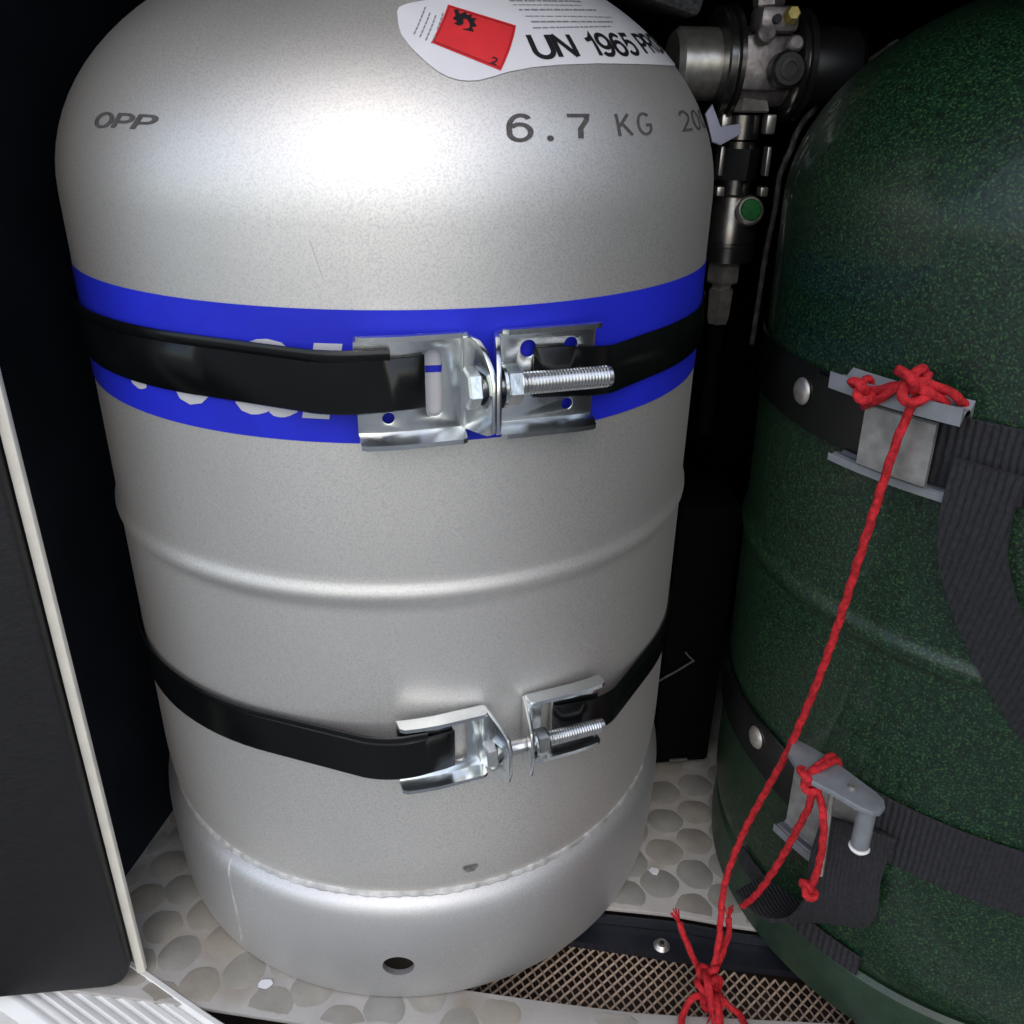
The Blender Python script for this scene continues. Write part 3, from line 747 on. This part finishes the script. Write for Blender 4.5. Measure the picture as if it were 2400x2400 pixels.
bm = bmesh.new(); lathe(bm, [(.060, .468), (.062, .53), (.066, .53), (.064, .466)], 64, SH); obj('collar', bm, GREEN, gb)

def gpt(az, z, off=0):
    a = radians(az); r = RG + off; return Vector((.3275 - .011 * z + sin(a) * r, -.092 + .038 * z - cos(a) * r, z))
# cam straps round the green bottle
def gribbon(bm, az0, az1, zlo, zhi, off, th, sag=lambda a: 0, step=3):
    n = int(abs(az1 - az0) / step) + 1; rows = []
    for k in range(n + 1):
        az = az0 + (az1 - az0) * k / n; e = th * .35; s = sag(az)
        sec = [(off, zlo + e), (off, zhi - e), (off + e, zhi), (off + th - e, zhi), (off + th, zhi - e), (off + th, zlo + e), (off + th - e, zlo), (off + e, zlo)]
        rows.append([bm.verts.new(gpt(az, z + s, o_)) for o_, z in sec])
    for a, b in zip(rows[:-1], rows[1:]):
        for k in range(8): bm.faces.new((a[k], a[(k + 1) % 8], b[(k + 1) % 8], b[k]))
    bm.faces.new(rows[0][::-1]); bm.faces.new(rows[-1])

def disc_on(az, z, off, r, m, name, root, h=.002, ry=None):
    bm = bmesh.new(); p = gpt(az, z, off); d = Vector((sin(radians(az)), -cos(radians(az)), 0))
    rot = d.to_track_quat('Z', 'Y').to_matrix().to_4x4()
    lathe(bm, [(0, h), (r * .55, h), (r * .85, h * .75), (r, h * .2), (r, 0), (0, 0)], 24, Matrix.Translation(p) @ rot)
    return reloc(obj(name, bm, m), root)

# --- upper strap
s1 = empty('buckle_strap', gpt(-75, .295), 'upper black strap on the green bottle, its light grey plate buckle tied with red cord', 'strap', 'straps round the green bottle')
bm = bmesh.new(); gribbon(bm, -66, -250, .2965, .3255, .0006, .0018); reloc(obj('band', bm, STRAP), s1)
bm = bmesh.new(); gribbon(bm, -66, -79, .2975, .3245, .0028, .0014); reloc(obj('strap_fold', bm, STRAP), s1)
disc_on(-82.6, .3128, .0026, .0062, BRIGHTM, 'rivet', s1)
bm = bmesh.new(); gribbon(bm, -72, -52, .3262, .3278, .0015, .0090, step=2); reloc(obj('buckle_frame', bm, GREYPL), s1)
bm = bmesh.new(); gribbon(bm, -71, -52, .2935, .2962, .0015, .0085, step=2)
reloc(obj('buckle_frame', bm, GREYPL), s1)
bm = bmesh.new(); gribbon(bm, -65, -54.5, .2975, .3235, .0105, .0022, step=2); reloc(obj('buckle_plate', bm, PLATE), s1)
bm = bmesh.new(); gribbon(bm, -70, -51, .3288, .3308, .0065, .0125, step=2); reloc(obj('lever', bm, GREYPL), s1)
bm = bmesh.new(); gribbon(bm, -57, 100, .2965, .3255, .0022, .0018); reloc(obj('webbing', bm, WEB), s1)
# hanging webbing tail (right of the cord)
def tail(path, width, th, m, name, root, side):
    bm = bmesh.new(); P = catmull(path, 8); sd = Vector(side).normalized() * width / 2; rows = []
    for i, p in enumerate(P):
        tg = (P[min(i + 1, len(P) - 1)] - P[max(i - 1, 0)]).normalized(); s_ = (sd - tg * sd.dot(tg)); s_.normalize(); s_ *= width / 2; nr = tg.cross(s_).normalized() * th / 2
        rows.append([bm.verts.new(p + s_ + nr), bm.verts.new(p - s_ + nr), bm.verts.new(p - s_ - nr), bm.verts.new(p + s_ - nr)])
    for a, b in zip(rows[:-1], rows[1:]):
        for k in range(4): bm.faces.new((a[k], a[(k + 1) % 4], b[(k + 1) % 4], b[k]))
    bm.faces.new(rows[0][::-1]); bm.faces.new(rows[-1])
    return reloc(obj(name, bm, m, angle=50), root)
tail([gpt(-47, .312, .012), gpt(-47.5, .292, .011), gpt(-46.5, .272, .009), gpt(-42.5, .248, .006), gpt(-36, .222, .004), gpt(-28, .196, .003)], .024, .0022, WEB, 'webbing_tail', s1, (.68, -.73, .15))

# --- lower strap
s2 = empty('buckle_strap', gpt(-75, .105), 'lower black strap on the green bottle with a long grey cam lever', 'strap', 'straps round the green bottle')
bm = bmesh.new(); gribbon(bm, -62, -250, .1060, .1350, .0006, .0018, sag=lambda a: .0 if a < -80 else (a + 80) * -.0002); reloc(obj('band', bm, STRAP), s2)
disc_on(-81.8, .1238, .0026, .0062, BRIGHTM, 'rivet', s2)
bm = bmesh.new(); gribbon(bm, -58, 100, .112, .146, .0006, .0018); reloc(obj('webbing', bm, WEB), s2)
bm = bmesh.new(); gribbon(bm, -68, -55, .100, .136, .0065, .0018, step=2); reloc(obj('buckle_plate', bm, PLATE), s2)
bm = bmesh.new(); gribbon(bm, -69.5, -53, .0950, .0968, .0030, .0090, step=2); reloc(obj('buckle_frame', bm, GREYPL), s2)
# lever: flat rounded arm seen from above
A = Vector((.1735, -.1595)); B = Vector((.1905, -.1925)); d = (B - A).normalized(); pn = Vector((-d.y, d.x))
outl = []
for k in range(9): a = pi / 2 + pi * k / 8; outl.append(A + d * cos(a) * .006 + pn * sin(a) * .0085)
for k in range(9): a = -pi / 2 + pi * k / 8; outl.append(B + d * cos(a) * .0075 + pn * sin(a) * .0075)
outl = [(.1684, -.1604), (.1749, -.1510), (.1765, -.1512), (.1823, -.1588), (.1869, -.1657), (.1923, -.1775), (.1970, -.1880), (.1982, -.1925), (.1965, -.1968), (.1930, -.1992), (.1893, -.1992), (.1857, -.1960), (.1770, -.1845), (.1691, -.1755)]
fs = flat_shape([tuple(p) for p in outl], (), .0030, .0007)
bm = bmesh.new(); merge(bm, fs, Matrix.Translation((0, 0, .1575))); lev = reloc(obj('lever', bm, GREYPL), s2)
bm = bmesh.new(); cylinder(bm, (B.x - .003, B.y + .008, .1590), (B.x - .003, B.y + .008, .1603), .0016, 12); pin = obj('lever_pin', bm, BRIGHTM); pin.parent = lev; pin.matrix_parent_inverse = Matrix.Identity(4)
bm = bmesh.new(); cylinder(bm, (B.x + .0005, B.y - .0005, .1575), (B.x + .0010, B.y - .001, .1335), .0040, 20, bev=.0008); reloc(obj('lever_rod', bm, GREYPL), s2)
bm = bmesh.new(); cylinder(bm, (B.x + .0010, B.y - .001, .1334), (B.x + .001, B.y - .001, .1305), .0046, 20, r2=.0036, bev=.0007); reloc(obj('rod_cap', bm, SILL), s2)
bm = bmesh.new(); cylinder(bm, (.1835, -.1760, .1565), (.186, -.179, .100), .0014, 12); reloc(obj('buckle_wire', bm, BRIGHTM), s2)
tail([gpt(-54, .130, .010), gpt(-54.5, .104, .0125), gpt(-54, .082, .013), gpt(-57, .064, .011), gpt(-64, .050, .006), gpt(-74, .044, .003)], .032, .0022, WEB, 'webbing_tail', s2, (.75, -.35, .25))
# black webbing low on the foot
s3 = None
bm = bmesh.new(); gribbon(bm, -50, -82, .034, .047, .0004, .0016, step=2)
low = obj('anchor_webbing', bm, WEB); tag(low, 'short black webbing band lying low round the green bottle above its foot', 'webbing')

# ================================================================== REGULATOR between the bottles
rg = empty('gas_regulator', (.193, .05, .446), 'dark metal gas regulator with a small green button, hanging between the bottles', 'regulator')
def turnx(bm, prof, x, y, z, n=48): return lathe(bm, prof, n, Matrix.Translation((x, y, z)) @ Matrix.Rotation(pi / 2, 4, 'Y'))
X0, Y0, Z0 = .1915, .050, .446
def part(name, bm, m, **k): return reloc(obj(name, bm, m, **k), rg)
bm = bmesh.new(); turnx(bm, [(0, -.046), (.015, -.046), (.0175, -.043), (.0175, -.022), (0, -.022)], X0, Y0, Z0); part('left_housing', bm, BRIGHTM)
bm = bmesh.new(); turnx(bm, [(0, -.0235), (.0265, -.0235), (.0275, -.0225), (.0275, -.0195), (.0250, -.0190), (.0250, -.0178), (.0280, -.0172), (.0280, -.0148), (.026, -.014), (0, -.014)], X0, Y0, Z0); part('left_flange', bm, DARKMET)
bm = bmesh.new(); turnx(bm, [(0, .0150), (.026, .0150), (.0275, .0158), (.0275, .0185), (.025, .019), (.025, .020), (.0275, .0205), (.0275, .0235), (0, .0235)], X0, Y0, Z0); part('right_flange', bm, DARKMET)
bm = bmesh.new(); turnx(bm, [(0, .0236), (.018, .0236), (.0195, .026), (.019, .052), (.016, .056), (0, .056)], X0, Y0, Z0); part('right_housing', bm, BLKPL)
bm = bmesh.new(); box(bm, (X0 - .0138, Y0 - .020, Z0 - .0125), (X0 + .0148, Y0 + .016, Z0 + .014), bev=.003); turnx(bm, [(0, -.0138), (.0195, -.0136), (.0195, .0146), (0, .0148)], X0, Y0, Z0 - .001)
part('cast_body', bm, CAST)
bm = bmesh.new(); box(bm, (X0 - .010, Y0 - .028, Z0 + .014), (X0 + .0105, Y0 - .010, Z0 + .026), bev=.003)
cylinder(bm, (X0 - .006, Y0 - .0225, Z0 + .0125), (X0 - .006, Y0 - .0285, Z0 + .0145), .0048, 20, bev=.001); cylinder(bm, (X0 + .011, Y0 - .021, Z0 + .008), (X0 + .010, Y0 - .028, Z0 + .010), .004, 20, bev=.001)
cylinder(bm, (X0 - .001, Y0 - .012, Z0 + .026), (X0 - .003, Y0 - .012, Z0 + .050), .008, 6, bev=.001)
part('inlet_block', bm, CAST)
bm = bmesh.new(); cylinder(bm, (X0 - .0025, Y0 - .0278, Z0 + .0195), (X0 - .0025, Y0 - .0305, Z0 + .020), .0022, 12); part('port', bm, BLACKP)
bm = bmesh.new(); cylinder(bm, (X0 + .005, Y0 - .024, Z0 + .0205), (X0 + .0045, Y0 - .033, Z0 + .0225), .0046, 6, r2=.0036, bev=.0006); part('brass_screw', bm, BRASS)
bm = bmesh.new(); cylinder(bm, (X0 + .008, Y0 - .020, Z0 - .003), (X0 + .0075, Y0 - .030, Z0 - .002), .0092, 14, bev=.0015); kn = part('black_knob', bm, BLKPL)
bm = bmesh.new(); lathe(bm, [(.0034, -.0005), (.0052, -.0005), (.0052, .001), (.0034, .001)], 24, Matrix.Translation((X0 + .0075, Y0 - .0302, Z0 - .002)) @ Matrix.Rotation(pi / 2, 4, 'X'), closed=True)
o = obj('knob_ring', bm, DARKMET); o.parent = kn; o.matrix_parent_inverse = Matrix.Identity(4)
XV = X0 - .0035
def up(z): return z + .0105 + (.42 - z) * .030
def vert(prof, name, m, n=36, dx=0, **k):
    prof = [(r, up(z)) for r, z in prof]
    bm = bmesh.new(); lathe(bm, prof, n, Matrix.Translation((XV + dx, Y0, 0)) @ Matrix.Rotation(radians(8), 4, 'Z')); part(name, bm, m, **k)
vert([(0, .4235), (.0125, .4235), (.0158, .4135), (.0150, .4125), (0, .4125)], 'hexagon_skirt', BRIGHTM, 6, smooth=False)
vert([(0, .4110), (.0100, .4110), (.0100, .3985), (0, .3975)], 'union_nut', DARKMET)
for s_ in (-1, 1):
    bm = bmesh.new(); box(bm, (XV + s_ * .0125 - .0028, Y0 - .012, .4125), (XV + s_ * .0125 + .0028, Y0 - .004, .4225), bev=.0012); part('shoulder_lug', bm, BRIGHTM)
vert([(0, .3974), (.0092, .3974), (.0092, .3805), (.0082, .3795), (.0082, .3785), (.0090, .3778), (.0090, .3695), (0, .3695)], 'tube', DARKMET)
vert([(0, .3938), (.0138, .3938), (.0138, .3925), (.0128, .3770), (0, .3768)], 'wing_sleeve', BLKPL, 4)
for s_ in (-1, 1):
    bm = bmesh.new(); box(bm, (XV + s_ * .0132 - .0012, Y0 - .013, .3915), (XV + s_ * .0132 + .0012, Y0 - .006, .4065), bev=.0006); part('wing', bm, BRIGHTM)
    bm = bmesh.new(); box(bm, (XV + s_ * .0125 - .0022, Y0 - .015, .3810), (XV + s_ * .0125 + .0022, Y0 - .008, .3860), bev=.0008); part('clip', bm, BRIGHTM)
vert([(0, .3694), (.0115, .3694), (.0130, .368), (.0135, .362), (.0155, .352), (.0158, .3430), (.0148, .3420), (.0148, .3408), (.0158, .3400), (.0150, .3315), (.0120, .3300), (0, .3300)], 'test_cup', DARKMET)
bm = bmesh.new(); cylinder(bm, (XV + .005, Y0 - .011, .3720), (XV + .0045, Y0 - .0185, .3745), .0078, 32, bev=.0012); bt = part('button_ring', bm, BRIGHTM)
bm = bmesh.new(); cylinder(bm, (XV + .0045, Y0 - .0184, .3744), (XV + .0044, Y0 - .0200, .3750), .0060, 32, bev=.0008); o = obj('green_button', bm, BUTTON); o.parent = bt; o.matrix_parent_inverse = Matrix.Identity(4)
vert([(0, .3298), (.0095, .3298), (.0100, .3285), (.0100, .3190), (.0085, .3180), (.006, .3170), (.006, .3150), (.0078, .3140), (.0072, .2980), (.0060, .2930), (0, .2930)], 'outlet_nut', BRIGHTM, 6, smooth=False)
vert([(0, .2929), (.0045, .2929), (.0045, .22), (0, .22)], 'hose', BLACK, 20)

bm = bmesh.new(); rope(bm, [(.270, .050, .459), (.252, .048, .447), (.238, .051, .435), (.2310, .054, .426), (.2245, .056, .416), (.2215, .058, .403), (.2185, .060, .390), (.2185, .060, .372), (.2175, .062, .345), (.218, .065, .29)], .0018, n=8, depth=.15)
tag(obj('thin_cable', bm, DULLCORD), 'thin grey cable bending down beside the regulator over the green bottle', 'cable')
bm = bmesh.new(); fs = flat_shape([(0, 0), (.0045, -.0135), (.009, -.0150), (.0195, -.0095), (.0190, -.0045), (.0085, -.0060), (.0035, .0045)], (), .0022, .0004)
merge(bm, fs, Matrix.Translation((.1575, .022, .4225)) @ Matrix.Rotation(radians(80), 4, 'X'))
tag(obj('plastic_clip', bm, TAGM), 'small pale lilac plastic clip between the silver bottle and the regulator', 'clip')
bm = bmesh.new(); box(bm, (.128, .045, .4705), (.165, .085, .53), Matrix.Translation((.146, .065, .5)) @ Matrix.Rotation(radians(14), 4, 'Y') @ Matrix.Translation((-.146, -.065, -.5)), bev=.004)
tag(obj('foam_pad', bm, FOAM), 'dark grey speckled foam pad at the top left of the regulator', 'foam pad')
# black post standing in the gap
bp = empty('black_duct', (.185, .03, 0), 'black upright duct standing in the dark gap between the bottles', 'duct')
bm = bmesh.new(); fs = flat_shape(rrect(.1625, .004, .2035, .205, .004), (), .045, .003); merge(bm, fs, Matrix(((1, 0, 0, 0), (0, 0, -1, .028), (0, 1, 0, 0), (0, 0, 0, 1))))
reloc(obj('casing', bm, BLACK), bp)
bm = bmesh.new(); box(bm, (.1745, .0035, .0065), (.1875, .0052, .0088), bev=.0004); reloc(obj('pale_mark', bm, DULLCORD), bp)
bm = bmesh.new(); rope(bm, [(.150, -.004, .0785), (.162, .000, .083), (.170, .0015, .0865), (.1765, .001, .0915), (.1815, .001, .0950)], .0007, n=6, depth=0); rope(bm, [(.1815, .001, .0950), (.178, .001, .0985), (.1755, .002, .1015)], .0006, n=6, depth=0)
tag(obj('thin_wire', bm, DULLCORD), 'thin pale wire end with a fork in the dark gap by the silver bottle', 'wire')

# ================================================================== RED CORDS
rc = empty('red_cord', (.150, -.168, .01), 'long red twisted cord running from the upper buckle down to a knot on the mesh', 'cord')
bm = bmesh.new()
rope(bm, [(.1880, -.1690, .3420), (.1865, -.1705, .3385), (.1850, -.1700, .3330), (.1822, -.1685, .3155), (.180, -.1663, .279), (.1775, -.1605, .2146), (.1735, -.1525, .158), (.1695, -.1435, .118), (.1655, -.1365, .083), (.1600, -.1375, .048), (.1565, -.1490, .020), (.1500, -.1600, .004)], .0019)
reloc(obj('main_strand', bm, RED), rc)
def knot(c, r, rad, name, root, ax=(0, 0), sq=1, tw=2):
    bm = bmesh.new(); pts = []
    for k in range(25):
        t = 2 * pi * k / 24; x = sin(t) + 2 * sin(2 * t); y = cos(t) - 2 * cos(2 * t); z = -sin(3 * t)
        p = Vector((x, y * sq, z * 1.2)) * r / 3; p.rotate(Matrix.Rotation(ax[0], 3, 'X') @ Matrix.Rotation(ax[1], 3, 'Y')); pts.append(Vector(c) + p)
    rope(bm, pts, rad, sub=5); return reloc(obj(name, bm, RED), root)
knot(gpt(-64.0, .3310, .0200), .0052, .0019, 'buckle_knot', rc, (.6, .3))
bm = bmesh.new(); rope(bm, [gpt(-66, .3265, .014), gpt(-62, .3320, .0195), gpt(-58, .3370, .0215), gpt(-55, .3360, .0200), gpt(-54, .3310, .0120), gpt(-56, .326, .0060)], .0020); rope(bm, [gpt(-65, .3225, .014), gpt(-61, .3300, .0215), gpt(-57.5, .3390, .0215), gpt(-54, .3370, .0150), gpt(-52, .331, .007)], .0019)
reloc(obj('buckle_loop', bm, RED), rc)
knot(gpt(-57.2, .3385, .0215), .0072, .0021, 'buckle_knot', rc, (1.0, .5))
K = Vector((.1480, -.1665, -.004))
knot(K + Vector((0, 0, .008)), .0085, .0020, 'mesh_knot', rc, (.5, .4), 1.0)
knot(K + Vector((.001, .008, .010)), .0065, .0019, 'mesh_knot', rc, (1.2, .2), 1.0)
def strand(pts, name='loose_end', fray=True, r=.0019, root=rc):
    bm = bmesh.new(); rope(bm, pts, r); e = Vector(pts[-1]); d = (e - Vector(pts[-2])).normalized()
    if fray:
        for k in range(7):
            q = d.copy(); q.rotate(Matrix.Rotation(random.uniform(-.5, .5), 3, 'X') @ Matrix.Rotation(random.uniform(-.5, .5), 3, 'Y') @ Matrix.Rotation(random.uniform(-.5, .5), 3, 'Z'))
            rope(bm, [e - d * .001, e + q * .004, e + q * random.uniform(.005, .008)], .00045, n=5, depth=0, sub=3)
    return reloc(obj(name, bm, RED), root)
strand([K + Vector((-.001, .006, .006)), (.1440, -.1520, .008), (.1415, -.1420, .012), (.1395, -.1330, .017)])
strand([K + Vector((.003, .008, .006)), (.1590, -.1500, .010), (.1655, -.1410, .015), (.1665, -.1360, .021)])
strand([K + Vector((-.003, -.001, .008)), (.1370, -.1700, .006), (.1300, -.1760, .002), (.1275, -.1830, .0022)])
strand([K + Vector((.002, -.003, .010)), (.1560, -.1740, .002), (.1600, -.1790, .001), (.1605, -.1870, .003)])
strand([K + Vector((0, -.003, .010)), (.1475, -.1760, .010), (.1465, -.1840, .006), (.1460, -.1920, .005)], r=.0024)
strand([K + Vector((-.002, .004, .012)), (.1455, -.1620, .012), (.1445, -.1700, .014), (.1440, -.1790, .008)], r=.0024)

r2 = empty('red_cord', gpt(-61, .142, .02), 'short red cord knotted round the lower cam lever, with two hanging tails', 'cord')
KN = Vector((.1745, -.1720, .1560))
knot(KN + Vector((-.001, -.002, 0)), .0058, .0021, 'lever_knot', r2, (.8, .4))
def s2r(pts, **k): return strand(pts, root=r2, **k)
bm = bmesh.new(); rope(bm, [KN + Vector((-.001, 0, 0)), KN + Vector((.002, .001, .0035)), (.1800, -.1700, .1612), (.1858, -.1665, .1612), (.1885, -.1655, .1570), (.184, -.168, .1535), (.178, -.171, .1530), KN], .0017); rope(bm, [KN, (.1775, -.1735, .1610), (.1830, -.1710, .1616), (.1880, -.1690, .1605), (.1900, -.1680, .156)], .0017)
reloc(obj('lever_loop', bm, RED), r2)
s2r([KN, (.1752, -.1752, .1434), (.1750, -.1690, .1180), (.1740, -.1610, .0881), (.1715, -.1520, .0580), (.1700, -.1425, .0375)], fray=False, name='long_tail')
s2r([KN, (.1765, -.1790, .1500), (.1775, -.1845, .1410), (.1790, -.1860, .1255), (.1800, -.1845, .1041), (.1790, -.1830, .0985)], name='short_tail')
knot((.1788, -.1835, .0965), .0042, .0020, 'tail_knot', r2, (.3, .9))
